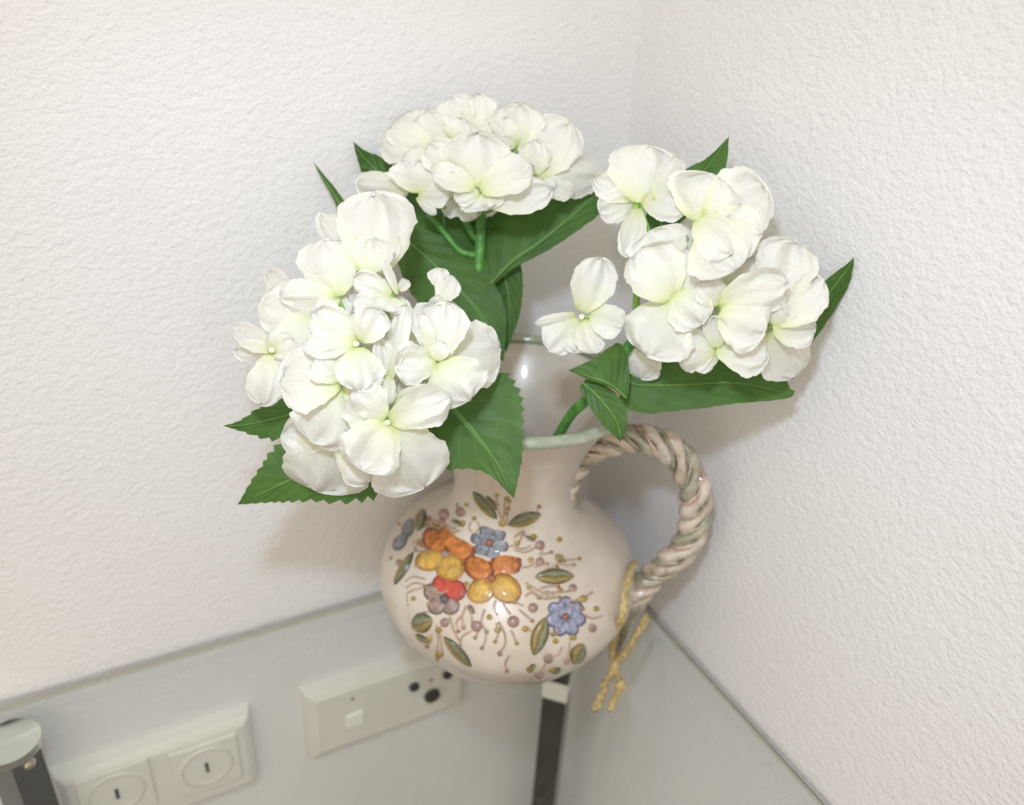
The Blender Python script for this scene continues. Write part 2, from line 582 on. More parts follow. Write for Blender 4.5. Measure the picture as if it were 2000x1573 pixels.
pA, pB = wpt(92, 1492), wpt(507, 1508)
pT = wpt(487, 1372)
sx0, sx1, sz1, sz0 = pA[0], pB[0], pT[2], pB[2]
so = thing('power_outlet', 'cream double power outlet with two round sockets on wall below glass', 'outlet', ((sx0+sx1)/2, YW, sz0))
D1 = 0.014
frame_plate(so, sx0, sx1, sz0, sz1, D1, 0.009, M['white_plastic'])
for cxp, cyp in ((403, 1492), (228, 1543)):
    cc = on_plane(cxp, cyp, (0, YW-D1, 0), np.array([0, 1.0, 0]))
    cx, cz = cc[0], cc[2]
    half = 0.026
    ins = mk('socket_insert', *box((cx-half, YW-D1-0.0025, cz-0.029), (cx+half, YW-D1+0.001, cz+0.025)), M['white_plastic'], so, smooth=False)
    bevel(ins, 0.001)
    mk('socket_rim', *ring_y(cx, cz, 0.0188, 0.0205, YW-D1-0.0025, YW-D1-0.0038), M['white_plastic'], ins)
    mk('socket_dish', *disc_y(cx, cz, 0.0186, YW-D1-0.0032, YW-D1-0.002), M['white_plastic'], ins, smooth=False)
    mk('socket_slot', *box((cx-0.0013, YW-D1-0.0040, cz-0.006), (cx+0.0013, YW-D1-0.003, cz+0.005)), M['black'], ins, smooth=False)

qA, qB, qT = wpt(583, 1345), wpt(606, 1469), wpt(790, 1282)
tx0, tx1 = qA[0], wpt(905, 1360)[0]
tz1, tz0 = qA[2]+0.002, qB[2]
to = thing('data_outlet', 'cream aerial and data outlet plate with dark round jacks beside the jug', 'outlet', ((tx0+tx1)/2, YW, tz0))
frame_plate(to, tx0, tx1, tz0, tz1, D1, 0.011, M['white_plastic'])
def fp(x, y):
    return on_plane(x, y, (0, YW-D1, 0), np.array([0, 1.0, 0]))
w0 = fp(693, 1405)
bevel(mk('data_port', *box((w0[0]-0.008, YW-D1-0.0022, w0[2]-0.008), (w0[0]+0.008, YW-D1+0.001, w0[2]+0.008)), M['white_port_reflection'], to, smooth=False), 0.001)
for x_, y_, r_ in ((808, 1340, 0.0046), (873, 1316, 0.0046), (843, 1357, 0.0075)):
    j = fp(x_, y_)
    q = mk('jack', *ring_y(j[0], j[2], r_*0.55, r_, YW-D1+0.001, YW-D1-0.003, 20), M['black'], to)
    mk('jack_pin', *disc_y(j[0], j[2], r_*0.56, YW-D1-0.0015, YW-D1+0.001, 16), M['black'], q, smooth=False)
j = fp(842, 1328)
mk('plate_screw', *disc_y(j[0], j[2], 0.0016, YW-D1-0.0008, YW-D1+0.001, 12), M['screw'], to, smooth=False)
j = fp(688, 1365)
mk('plate_screw', *disc_y(j[0], j[2], 0.0014, YW-D1-0.0008, YW-D1+0.001, 12), M['screw'], to, smooth=False)

# ------------------------------------------------------------------ the jug
g = on_plane(984, 1250, (0, 0, TOP), np.array([0, 0, 1.0]))
JX, JY = g[0], g[1]
jug = thing('ceramic_jug', 'cream glazed jug with braided handle and raised painted flowers, standing on glass', 'jug', (JX, JY, TOP))
PROF = spline([(0.0445, 0.0), (0.0500, 0.004), (0.0640, 0.017), (0.0800, 0.036), (0.0915, 0.055), (0.0960, 0.072), (0.0905, 0.094), (0.071, 0.113), (0.052, 0.127), (0.0430, 0.145), (0.0440, 0.168), (0.053, 0.195), (0.068, 0.220), (0.0765, 0.229)], 80)
def prof_r(z):
    return float(np.interp(z, PROF[:, 1], PROF[:, 0]))
NL = 96
outer = [(0.0, 0.0005)]+[tuple(p) for p in PROF]
inner = [(max(p[0]-0.0045, 0.004), max(p[1], 0.008)) for p in PROF[::-1]]+[(0.0, 0.008)]
rows = outer+inner
v = [(JX+r*math.cos(2*math.pi*k/NL), JY+r*math.sin(2*math.pi*k/NL), TOP+z) for r, z in rows for k in range(NL)]
mk('body', v, grid_faces(len(rows), NL, True), M['glaze'], jug)
def lathe_ring(name, R0, Z0, ra, rb, mat, n=96, m_=12):
    v = [(JX+(R0+ra*math.cos(2*math.pi*j/m_))*math.cos(2*math.pi*k/n), JY+(R0+ra*math.cos(2*math.pi*j/m_))*math.sin(2*math.pi*k/n), TOP+Z0+rb*math.sin(2*math.pi*j/m_)) for j in range(m_) for k in range(n)]
    f = grid_faces(m_, n, True)+[((m_-1)*n+k, (m_-1)*n+(k+1) % n, (k+1) % n, k) for k in range(n)]
    return mk(name, v, f, mat, jug)
lathe_ring('rim', 0.0745, 0.2300, 0.0042, 0.0038, M['rim'])
lathe_ring('foot_ring', 0.0465, 0.0030, 0.0036, 0.0030, M['foot'])

def hit(x, y):
    """first point of the jug's outside along the ray of a photograph pixel, with its normal"""
    d = ray(x, y)
    d = d/np.linalg.norm(d)
    prev = None
    for t in np.arange(0.38, 0.80, 0.001):
        p = C+d*t
        z = p[2]-TOP
        if z < 0.0 or z > 0.229:
            prev = None
            continue
        s = math.hypot(p[0]-JX, p[1]-JY)-prof_r(z)
        if s <= 0:
            lo, hi = t-0.001, t
            for _ in range(14):
                md = (lo+hi)/2
                p = C+d*md
                if math.hypot(p[0]-JX, p[1]-JY)-prof_r(p[2]-TOP) <= 0:
                    hi = md
                else:
                    lo = md
            p = C+d*hi
            z = p[2]-TOP
            dr = (prof_r(z+0.0008)-prof_r(z-0.0008))/0.0016
            rr = math.hypot(p[0]-JX, p[1]-JY)
            n = np.array([(p[0]-JX)/rr, (p[1]-JY)/rr, -dr])
            return p, n/np.linalg.norm(n)
    return None, None

def Z4(x, y):                      # coordinates noted on an enlargement of the jug
    return 720+x/2.778, 860+y/2.778

def frame_at(x, y, rx, ry, rot):
    """surface point, two tangents whose outlines have the wanted size in the picture, normal"""
    p, n = hit(x, y)
    if p is None:
        return None
    ca, sa = math.cos(rot), math.sin(rot)
    out = []
    for dx, dy, L in ((ca, sa, rx), (-sa, ca, ry)):
        dv = ray(x+dx, y+dy)-ray(x, y)
        d0 = ray(x, y)
        dep = np.dot(p-C, Fw)
        # move in the tangent plane
        k = -np.dot(dv, n)/np.dot(d0, n)
        tv = (dv+d0*k)*dep
        ln = np.linalg.norm(tv)
        mx = np.linalg.norm(dv)*dep*1.9
        if ln > mx:
            tv *= mx/ln
        out.append(tv*L)
    return p, out[0], out[1], n

def blob(name, zx, zy, rx, ry, rot, mat, parent, hgt=0.45, sink=0.0):
    x, y = Z4(zx, zy)
    fr = frame_at(x, y, rx/2.778, ry/2.778, math.radians(rot))
    if fr is None:
        return None
    p, a, b, n = fr
    h = hgt*min(np.linalg.norm(a), np.linalg.norm(b))
    return mk(name, *ball(p-n*(h*0.15+sink), (1, 1, 1), 14, 8, a, b, n*h), mat, parent)

OUTL = {'orange': (0.25, 0.07, 0.02), 'yellow': (0.40, 0.20, 0.04), 'red': (0.26, 0.04, 0.03), 'mauve': (0.16, 0.11, 0.10), 'blue': (0.12, 0.13, 0.22), 'slate': (0.10, 0.11, 0.14)}
OUTM = {k: simple(k+'_outline', c, 0.35, coat=0.25, var=0.3, vscale=250) for k, c in OUTL.items()}
def relief_petal(zx, zy, rx, ry, rot, key, parent):
    x, y = Z4(zx, zy)
    fr = frame_at(x, y, rx/2.778, ry/2.778, math.radians(rot))
    if fr is None:
        return
    p, a, b, n = fr
    h = 0.10*min(np.linalg.norm(a), np.linalg.norm(b))
    parts = [ball(p-n*h*0.25, (1, 1, 1), 14, 8, a*0.90, b*0.90, n*h*1.35), ball(p-n*h*0.35, (1, 1, 1), 14, 6, a*1.13, b*1.13, n*h*0.9)]
    v_, f_ = join(parts)
    mk('relief_petal', v_, f_, None, parent, mats=[M[key], OUTM[key]], fmat=[0]*len(parts[0][1])+[1]*len(parts[1][1]))

def relief_flower(cx, cy, cr, cmat, petals, label):
    c = blob('relief_flower', cx, cy, cr, cr, 0, cmat, jug, 0.9)
    c['label'] = label
    for (px, py, rx, ry, mat) in petals:
        rot = math.degrees(math.atan2(py-cy, px-cx))
        relief_petal(px, py, rx*1.05, ry*1.2, rot, mat, c)

relief_flower(668, 748, 24, M['brown'], [(598, 692, 78, 56, 'orange'), (742, 676, 80, 62, 'orange'), (608, 818, 70, 52, 'yellow'), (742, 804, 80, 56, 'yellow')], 'orange and yellow raised pansy')
relief_flower(418, 620, 22, M['mauve'], [(360, 545, 70, 50, 'orange'), (428, 535, 68, 48, 'orange'), (500, 588, 72, 58, 'orange'), (332, 648, 74, 46, 'yellow'), (440, 690, 66, 60, 'yellow')], 'orange and yellow raised pansy')
relief_flower(412, 862, 26, M['dark'], [(402, 785, 52, 46, 'red'), (468, 815, 56, 46, 'red'), (350, 826, 48, 38, 'mauve'), (368, 896, 44, 38, 'mauve'), (442, 898, 44, 38, 'mauve')], 'red and mauve raised flower')
def rosette(cx, cy, n, R, rl, rw, mat, a0, cr, label):
    relief_flower(cx, cy, cr, M['brown'], [(cx+R*math.cos(a0+2*math.pi*k/n), cy+R*math.sin(a0+2*math.pi*k/n), rl, rw, mat) for k in range(n)], label)
rosette(655, 556, 6, 56, 44, 32, 'slate', 0.3, 22, 'slate blue raised flower')
rosette(1070, 958, 7, 60, 46, 32, 'blue', 0.2, 20, 'blue raised flower')
relief_flower(192, 520, 16, M['slate'], [(168, 552, 44, 28, 'slate'), (212, 476, 48, 30, 'slate')], 'grey blue raised flower')

def relief_leaf(x0, y0, x1, y1, w):
    a_, b_ = Z4(x0, y0), Z4(x1, y1)
    cx, cy = (a_[0]+b_[0])/2, (a_[1]+b_[1])/2
    L = math.hypot(b_[0]-a_[0], b_[1]-a_[1])/2
    rot = math.atan2(b_[1]-a_[1], b_[0]-a_[0])
    nr, nc = 15, 9
    vs, uv = [], []
    for i in range(nr):
        s = -1+2*i/(nr-1)
        hw = (1-abs(s)**2.0)**0.85*w/2/2.778
        for j in range(nc):
            q = -1+2*j/(nc-1)
            X = cx+math.cos(rot)*L*s-math.sin(rot)*hw*q
            Y = cy+math.sin(rot)*L*s+math.cos(rot)*hw*q
            p, n = hit(X, Y)
            if p is None:
                return
            h = 0.0028*(1-q*q)**0.5*(1-s**4)-0.0010*math.exp(-(q/0.18)**2)*(1-s**4)-0.0003
            vs.append(p+n*h)
            uv.append((i/(nr-1), j/(nc-1)))
    mk('relief_leaf', vs, grid_faces(nr, nc), M['rleaf'], jug, uv=uv)
for L_ in [(562, 275, 700, 432, 62), (752, 462, 940, 398, 78), (898, 742, 1122, 738, 92), (245, 602, 136, 790, 52), (228, 1010, 350, 972, 118), (403, 1062, 562, 1232, 62), (965, 955, 892, 1172, 96), (1165, 1100, 1108, 1218, 92), (300, 370, 262, 496, 72), (638, 300, 700, 380, 30), (255, 1050, 330, 1100, 30), (450, 430, 520, 470, 26), (540, 890, 575, 945, 26), (850, 520, 905, 548, 24), (1010, 620, 1065, 662, 30), (870, 1240, 905, 1215, 24), (985, 1255, 1045, 1240, 28)]:
    relief_leaf(*L_)
for (x, y, r) in [(930, 570, 28), (930, 660, 25), (1108, 803, 24), (893, 910, 28), (585, 1010, 32), (785, 985, 35), (412, 990, 26), (975, 1185, 28), (925, 1275, 26), (1215, 1020, 24), (408, 402, 30), (498, 388, 28), (712, 1158, 16), (165, 665, 20), (640, 1040, 14), (515, 1015, 16), (1075, 1200, 18), (395, 440, 18)]:
    blob('relief_berry', x, y, r, r, 0, M['berry'], jug, 0.6)
for (x, y, r) in [(895, 525, 20), (805, 560, 18), (1035, 540, 18), (1035, 640, 25), (880, 650, 18), (870, 800, 15), (925, 855, 15), (1165, 860, 25), (1235, 915, 18), (700, 1030, 20), (850, 1025, 20), (655, 960, 18), (1110, 1070, 20), (1015, 1090, 18), (875, 1245, 20), (1000, 1250, 22), (380, 1030, 20), (330, 1080, 18), (550, 910, 18), (510, 450, 18), (572, 425, 15), (530, 780, 15), (242, 860, 15), (690, 345, 14), (750, 318, 18), (380, 1165, 20), (725, 452, 22), (370, 470, 16), (480, 352, 12), (530, 350, 12), (270, 560, 14), (350, 455, 12), (165, 455, 14), (120, 640, 12), (790, 880, 14), (1000, 1055, 14)]:
    blob('relief_dot', x, y, r, r*0.9, 0, M['gold'], jug, 0.55)
for pts in [[(712, 1150), (740, 1110), (738, 1050), (705, 985)], [(370, 1160), (378, 1080), (365, 1000)], [(405, 1165), (392, 1080), (385, 1040)], [(490, 1085), (462, 1030), (440, 960)], [(515, 1010), (508, 960), (528, 900)], [(200, 765), (245, 742), (305, 755)], [(205, 800), (250, 775), (300, 785)], [(215, 900), (212, 830), (300, 800)], [(790, 595), (850, 608), (910, 580)], [(780, 570), (830, 590), (880, 575)], [(820, 690), (860, 690), (900, 670)], [(850, 775), (960, 832), (1090, 820)], [(860, 800), (950, 860), (1030, 850)], [(1130, 872), (1180, 850), (1215, 825)], [(1165, 945), (1215, 968), (1262, 955)], [(640, 1040), (612, 985), (630, 920)], [(700, 950), (680, 905), (690, 870)], [(770, 945), (735, 900), (730, 870)], [(840, 900), (800, 880), (770, 850)], [(1065, 1205), (1085, 1150), (1092, 1080)], [(400, 440), (430, 470), (470, 480)], [(420, 470), (450, 500), (490, 490)], [(740, 330), (735, 390), (728, 445)], [(690, 350), (712, 400), (725, 445)], [(560, 440), (545, 470), (560, 500)], [(590, 440), (600, 470), (585, 500)], [(790, 530), (820, 505), (850, 520)], [(940, 590), (935, 625), (930, 650)], [(850, 850), (880, 830), (930, 855)], [(250, 690), (275, 680), (285, 660)], [(990, 1175), (1030, 1160), (1050, 1120)], [(930, 1265), (955, 1220), (975, 1195)], [(560, 1005), (560, 960), (545, 920)], [(240, 560), (270, 540), (300, 560)], [(245, 580), (275, 570), (290, 585)]]:
    P3 = []
    for (x, y) in spline(pts, 10):
        p, n = hit(*Z4(x, y))
        if p is not None:
            P3.append(p-n*0.0001)
    if len(P3) > 4:
        mk('relief_tendril', *tube(P3, 0.0008, 6), M['tendril'], jug)

rt = random.Random(5)
for i in range(46):                                # the many small scrolls and buds between the flowers
    a = rt.uniform(0, 2*math.pi)
    rr = rt.uniform(0.35, 1.0)
    x0, y0 = 640+470*rr*math.cos(a), 770+430*rr*math.sin(a)
    if (x0 > 930 and y0 < 640) or y0 < 330 or x0 < 330:
        continue
    ln, b = rt.uniform(50, 105), a+rt.uniform(-.5, .5)
    sw = rt.uniform(-22, 22)
    pts = [(x0, y0), (x0+ln*.5*math.cos(b)-sw*math.sin(b), y0+ln*.5*math.sin(b)+sw*math.cos(b)), (x0+ln*math.cos(b), y0+ln*math.sin(b))]
    P3 = [hit(*Z4(x, y)) for x, y in spline(pts, 9)]
    if any(q[0] is None for q in P3):
        continue
    mk('relief_tendril', *tube([q[0] for q in P3], 0.0007, 6), M['tendril'], jug)
    blob('relief_dot', pts[2][0], pts[2][1], 13, 12, 0, M[rt.choice(['gold', 'berry', 'brown'])], jug, 0.5)

# the braided handle lies in a vertical plane through the jug's axis
hdir = np.array([r0[0], r0[1], 0.0])
hang = math.radians(-8)
hdir = np.array([hdir[0]*math.cos(hang)-hdir[1]*math.sin(hang), hdir[0]*math.sin(hang)+hdir[1]*math.cos(hang), 0])
hn = np.array([-hdir[1], hdir[0], 0])
def hp(x, y, off=0.0):
    return on_plane(x, y, np.array([JX, JY, TOP])-hn*off, hn)
def hang_pt(x, y, off, gap=0.0036):
    p = hp(x, y, off)
    q, n = hit(x, y)
    if q is not None and np.dot(q-C, Fw)-0.002 < np.dot(p-C, Fw):
        p = q+n*gap
    if p[2] < TOP+0.004:                       # below the table top: it lies on the glass
        p = on_plane(x, y, (0, 0, TOP+0.004), np.array([0, 0, 1.0]))
    return p
HP = [(1098, 985), (1106, 940), (1130, 898), (1172, 870), (1228, 856), (1290, 866), (1334, 902), (1358, 960), (1356, 1020), (1338, 1068), (1298, 1108), (1252, 1148), (1226, 1190)]
hpath = spline([hp(*q) for q in HP], 260)
harc = np.concatenate([[0], np.cumsum(np.linalg.norm(np.diff(hpath, axis=0), axis=1))])
htan = np.gradient(hpath, axis=0)
htan /= np.linalg.norm(htan, axis=1)[:, None]
thick = np.interp(np.linspace(0, 1, 260), [0, 0.12, 0.35, 0.6, 0.85, 1], [0.0092, 0.0094, 0.0096, 0.0101, 0.0104, 0.0096])
core = mk('handle', *tube(hpath, thick*0.55, 10), M['braid_d'], jug)
for k, mt in enumerate(('braid_a', 'braid_b', 'braid_e')):
    ph = 2*math.pi*harc/0.047+2*math.pi*k/3+0.35*np.sin(harc*75)
    side = np.cross(htan, hn)
    pts = hpath+(np.cos(ph)[:, None]*side*1.0-np.sin(ph)[:, None]*hn*0.9)*(thick*0.58)[:, None]
    pulse = 1+0.27*np.cos(ph*2+0.6)+0.07*np.sin(harc*310+k*2.1)+0.05*np.sin(harc*127+k)
    mk('strand', *tube(pts, thick*0.46*pulse, 12), M[mt], core)
    # painted green accents laid in the grooves beside each strand
    ph2 = ph+2*math.pi/6
    pts2 = hpath+(np.cos(ph2)[:, None]*side-np.sin(ph2)[:, None]*hn*0.9)*(thick*0.80)[:, None]
    mk('strand', *tube(pts2, thick*0.17*(1+0.5*np.cos(ph2*2+1.2)), 8), M['braid_b' if k else 'braid_c'], core)
tail = spline([hang_pt(*q, 0.0) for q in [(1238, 1176), (1224, 1212), (1213, 1250), (1206, 1290)]], 24)
tail[:, 2] = np.maximum(tail[:, 2], TOP+0.004)
mk('handle_tail', *tube(tail, np.linspace(0.0078, 0.0022, 24), 10), M['braid_b'], jug)

# the raffia cord tied round the foot of the handle
rc = hp(1235, 1110, 0.012)
cord = thing('raffia_cord', 'straw coloured raffia cord tied round foot of the braided handle', 'cord', tuple(rc))
def cord_strand(pts, rad, name='cord_strand'):
    off = [0.012, 0.013, 0.014, 0.014, 0.014, 0.014, 0.014, 0.014]
    P3 = spline([hang_pt(x, y, o if len(q) == 2 else q[2], 0.0045) for q, o in zip(pts, off) for x, y in [q[:2]]], 70)
    P3[:, 2] = np.maximum(P3[:, 2], TOP+0.0035)
    s = np.linspace(0, 1, 70)
    for k in range(3):                         # three fibrous plies twisted together
        ph = s*40+k*2.094+0.6*np.sin(s*17+k)
        q = P3+np.stack([np.cos(ph), np.sin(ph)*0.6, np.sin(ph)*0.4], 1)*rad*0.55
        q[:, 2] = np.maximum(q[:, 2], TOP+rad*0.72)
        mk(name, *tube(q, rad*0.58*(1+0.22*np.sin(s*63+2*k)+0.14*np.sin(s*131+k)), 7), M['raffia'], cord)
cord_strand([(1240, 1102, -0.004), (1226, 1112, 0.008), (1213, 1150), (1203, 1205), (1196, 1260), (1199, 1298), (1211, 1335), (1192, 1386)], 0.0028)
cord_strand([(1262, 1206), (1246, 1238), (1222, 1275), (1202, 1300), (1184, 1336), (1164, 1384)], 0.0032)
kn = hang_pt(1212, 1340, 0.015)
mk('knot', *ball(kn, (0.0050, 0.0045, 0.0045), 10, 8), M['raffia'], cord)
kn = hang_pt(1200, 1300, 0.015)
mk('knot', *ball(kn, (0.0042, 0.0042, 0.0050), 10, 8), M['raffia'], cord)

# ------------------------------------------------------------------ hydrangeas
class Bloom:
    def __init__(s, name, label, D, cx, cy, R, k, conv, hub):
        s.D, s.cx, s.cy, s.R, s.k, s.conv = D, cx, cy, R, k, conv
        s.px = D/FPX
        s.hub = s.P(*hub)
        foot = (JX+random.uniform(-.012, .012), JY+random.uniform(-.012, .012), TOP+0.02)
        s.foot = np.array(foot)
        s.root = thing(name, label, 'flower', foot, 'white hydrangeas in the jug')
    def P(s, x, y, z):
        return C+ray(x, y)*(s.D-z*s.px)
    def dome(s, x, y):
        q = s.R**2-(x-s.cx)**2-(y-s.cy)**2
        return s.k*(math.sqrt(q) if q > 0 else -0.25*math.sqrt(-q))

def petal(bl, parent, b, t, w, lay, tilt=None, cup=None, bow=None, lift=0.0, curl=None):
    b, t = np.array(b, float), np.array(t, float)
    d = t-b
    Ln = np.linalg.norm(d)
    d /= Ln
    n = np.array([-d[1], d[0]])
    w *= 1.08
    tilt = random.uniform(-0.38, 0.38) if tilt is None else tilt
    cup = random.uniform(-0.28, 0.34) if cup is None else cup
    bow = random.uniform(-0.02, 0.16) if bow is None else bow
    zb = bl.dome(*b)+lay-14
    zt = bl.dome(*t)+lay+lift
    nr, nc = 25, 21
    ph = [random.uniform(0, 6.28) for _ in range(6)]
    aw = random.uniform(0.05, 0.12)
    vs, uv = [], []
    skew = random.uniform(-0.10, 0.10)
    cr_ = random.uniform(-0.7, 0.7)
    curl = cr_ if curl is None else curl
    for i in range(nr):
        q = i/(nr-1)
        tt = 1-(1-q)**1.7 if q > 0 else 0.0
        if tt < 0.60:
            x = tt/0.60
            pr = 0.26+0.74*(0.2*x+0.8*math.sin(x*math.pi/2)**0.75)
        else:
            x = (tt-0.60)/0.40
            pr = max(1-x**2.6, 0.0)**0.48
        for j in range(nc):
            s = -1+2*j/(nc-1)
            edge = 1+0.045*math.sin(9*tt+ph[0]+3*s)+0.030*math.sin(21*tt+ph[1]+2*s)+0.018*math.sin(41*tt+ph[5]*s)+0.014*math.sin(67*tt+ph[2])
            hw = w/2*pr*edge
            fl_ = min(1.0, pr*1.25)
            al = Ln*(tt+0.020*math.sin(5*s+ph[2])*tt+0.020*math.sin(13*s+ph[3])*tt**3+0.010*math.sin(29*s+ph[1])*tt**4)
            al -= Ln*0.03*tt**4*math.exp(-(s/0.25)**2)
            p2 = b+d*al+n*hw*(s*math.cos(tilt)+skew*tt)
            z = zb+(zt-zb)*tt+bow*Ln*math.sin(math.pi*tt)
            z += hw*s*math.sin(tilt)+cup*hw*s*s+curl*w*max(tt-0.55, 0)**2*(0.6+0.4*math.sin(3*s+ph[0]))
            z += fl_*w*aw*(math.sin(4.2*s+ph[4]+2*tt)*tt+0.7*math.sin(8.5*s+ph[5])*tt**2)
            z += fl_*w*0.040*math.sin(12*s+ph[3]+5*tt)*(abs(s)**2+tt**3)*tt+fl_*w*0.020*math.sin(19*tt+ph[1]+4*s)*abs(s)**2
            vs.append(bl.P(p2[0], p2[1], z))
            uv.append((j/(nc-1), tt))
    return mk('petal', vs, grid_faces(nr, nc), M['petal'], parent, uv=uv)

def floret(bl, c, petals, lay, bead=False, ped=True, zc=None):
    """c: the floret's centre, petals: (base, tip, width, extra layer, options) in the enlargement's pixels"""
    cv = bl.conv
    cx, cy, sc = *cv(*c), cv.scale
    z = bl.dome(cx, cy)+lay-8
    parts = []
    ctr = bl.P(cx, cy, z)
    hub = bl.hub
    mid = (ctr+hub)/2+np.array([0, 0, -0.004])
    if ped:
        parts.append(tube(spline([ctr+ray(cx, cy)*0.0025, mid, hub], 12), np.linspace(0.0010, 0.0014, 12), 7))
    parts.append(ball(ctr+ray(cx, cy)*0.003, 0.0011, 8, 6))
    fo = mk('floret', *join(parts), M['pedicel'], bl.root)
    if bead:
        mk('floret_button', *ball(bl.P(cx, cy, z+6), 0.0016, 12, 8), M['button'], fo)
    for q in petals:
        b, t, w, ex = q[:4]
        kw = q[4] if len(q) > 4 else {}
        petal(bl, fo, cv(*b), cv(*t), w/sc, lay+ex, **kw)
    return fo

def conv(ox, oy, sc):
    fn = lambda x, y: (ox+x/sc, oy+y/sc)
    fn.scale = sc
    return fn

NS = 72
def leaf(bl, st, fold=0.12, serr=0.05, nser=11, z0=0.0, base_nar=False, curl=0.0):
    """st rows: x, y, half width A, half width B, z toward the camera (photograph pixels)"""
    S = spline(st, NS)
    dv = np.gradient(S[:, :2], axis=0)
    dv /= np.linalg.norm(dv, axis=1)[:, None]+1e-9
    nc = 13
    vs, uv = [], []
    ph = [random.uniform(0, 6.28) for _ in range(3)]
    for i in range(NS):
        n = np.array([-dv[i, 1], dv[i, 0]])
        t = i/(NS-1)
        for j in range(nc):
            s = 1-2*j/(nc-1)
            w = max(S[i, 2], 0) if s > 0 else max(S[i, 3], 0)
            saw = (t*nser+ph[0]*(1 if s > 0 else 0.5)) % 1.0
            ed = 1+serr*(saw-0.5)*2*max(abs(s)-0.6, 0)/0.4*(1 if 0.04 < t < 0.96 else 0)
            p2 = S[i, :2]+n*w*s*ed
            z = z0+S[i, 4]-fold*w*abs(s)+0.11*w*math.sin(8*t+ph[1]+(1.5 if s > 0 else 0))*abs(s)**1.5-curl*w*s*s*(1 if s > 0 else 0)
            z += 1.3*math.sin(26*t-5*abs(s))*abs(s)*(1-abs(s))*4*0.5
            vs.append(bl.P(p2[0], p2[1], z))
            uv.append((0.5+0.5*s, t))
    o = mk('leaf', vs, grid_faces(NS, nc), M['leaf'], bl.root, uv=uv)
    # raised midrib
    mr = [bl.P(S[i, 0], S[i, 1], z0+S[i, 4]+1.0) for i in range(0, NS-5)]
    mk('midrib', *tube(mr, np.linspace(0.0008, 0.0002, len(mr)), 6), M['midrib'], o)
    return o

def stem(bl, pts, rad, mid3=None):
    P3 = [bl.P(*q) for q in pts]
    ax = np.array([JX, JY, 0])
    P3 += [bl.foot*0.35+np.array([JX, JY, TOP+0.16])*0.65, bl.foot]
    return mk('stem', *tube(spline(P3, 40), rad, 10), M['stem'], bl.root)

A = dict
# ---- left bloom
cl = conv(420, 440, 2.809)
left = Bloom('hydrangea', 'white hydrangea leaning over the painted belly of the jug', 0.445, 712, 712, 262, 0.50, cl, (730, 700, 20))
floret(left, (670, 392), [((668, 392), (600, 78), 310, 0, A(lift=10, cup=-.25)), ((655, 398), (365, 395), 200, 4, A(lift=4)), ((680, 395), (560, 470), 110, -6)], 8, bead=False)
floret(left, (480, 520), [((500, 520), (250, 430), 260, 0), ((540, 490), (325, 735), 230, 4), ((520, 470), (560, 380), 200, -8)], -16, bead=False, ped=False)
floret(left, (312, 686), [((312, 686), (112, 560), 150, 4, A(tilt=-.5)), ((312, 690), (110, 690), 130, 0, A(tilt=.4)), ((322, 700), (245, 985), 200, 0), ((320, 690), (440, 640), 150, 2)], 4, bead=True)
floret(left, (775, 652), [((770, 645), (545, 478), 220, 0, A(tilt=.2)), ((762, 655), (486, 660), 150, 8, A(cup=.1)), ((795, 635), (905, 465), 210, 4), ((780, 672), (800, 905), 270, 12, A(cup=-.15))], 36, bead=True)
floret(left, (880, 275), [((865, 270), (880, -175), 420, -10, A(lift=14, cup=-.3)), ((800, 240), (585, -60), 150, -14), ((840, 262), (880, 70), 230, 2, A(cup=.3, lift=8)), ((860, 270), (990, 60), 130, -4)], 2, bead=False)
floret(left, (972, 388), [((965, 388), (765, 285), 140, 4, A(tilt=.3)), ((985, 398), (960, 478), 210, 2), ((1000, 380), (928, 195), 66, 6, A(tilt=.7)), ((930, 440), (760, 420), 150, -6), ((1010, 360), (1060, 305), 66, -4)], 12)
floret(left, (1222, 742), [((1215, 735), (1275, 425), 260, 6, A(lift=6, cup=.25)), ((1188, 695), (1108, 480), 130, 2, A(tilt=.5)), ((1270, 720), (1560, 690), 360, -8, A(lift=-6, cup=-.05)), ((1215, 758), (985, 770), 220, 2), ((1232, 752), (1390, 965), 330, 10, A(cup=-.2)), ((1220, 745), (1240, 640), 110, 10, A(tilt=.3))], 30)
floret(left, (1232, 425), [((1232, 430), (1310, 285), 140, 0), ((1235, 340), (1220, 236), 110, -4), ((1230, 440), (1190, 400), 110, -2)], 6, bead=False)
floret(left, (960, 800), [((955, 850), (1050, 450), 150, 0, A(tilt=.75, lift=8)), ((950, 930), (900, 620), 130, -4, A(tilt=-.5)), ((960, 820), (945, 985), 90, 0, A(tilt=.5))], 14, bead=False)
floret(left, (690, 852), [((688, 850), (358, 850), 340, 2, A(cup=.18)), ((705, 900), (545, 1195), 390, -4, A(cup=-.2)), ((690, 850), (575, 715), 220, 6, A(cup=.3, lift=8)), ((705, 890), (925, 935), 250, 0)], 26)
floret(left, (945, 1085), [((945, 1088), (800, 1335), 340, 10, A(cup=-.1)), ((965, 1095), (1140, 1440), 420, 2, A(cup=-.15)), ((958, 1072), (1285, 950), 230, 4, A(tilt=-.35)), ((930, 1068), (745, 930), 270, 4)], 42, bead=True)
floret(left, (700, 1190), [((640, 1130), (560, 1455), 450, -6, A(cup=-.2)), ((680, 1190), (860, 1400), 220, 2, A(tilt=-.4)), ((640, 1150), (370, 1150), 230, -12)], 6, bead=False)
floret(left, (1060, 950), [((980, 970), (1230, 930), 150, 0), ((1000, 960), (1090, 1000), 150, -4)], 10, bead=False, ped=False)
floret(left, (400, 380), [((420, 420), (295, 252), 130, 0), ((430, 440), (400, 300), 160, 2)], -30, bead=False, ped=False)
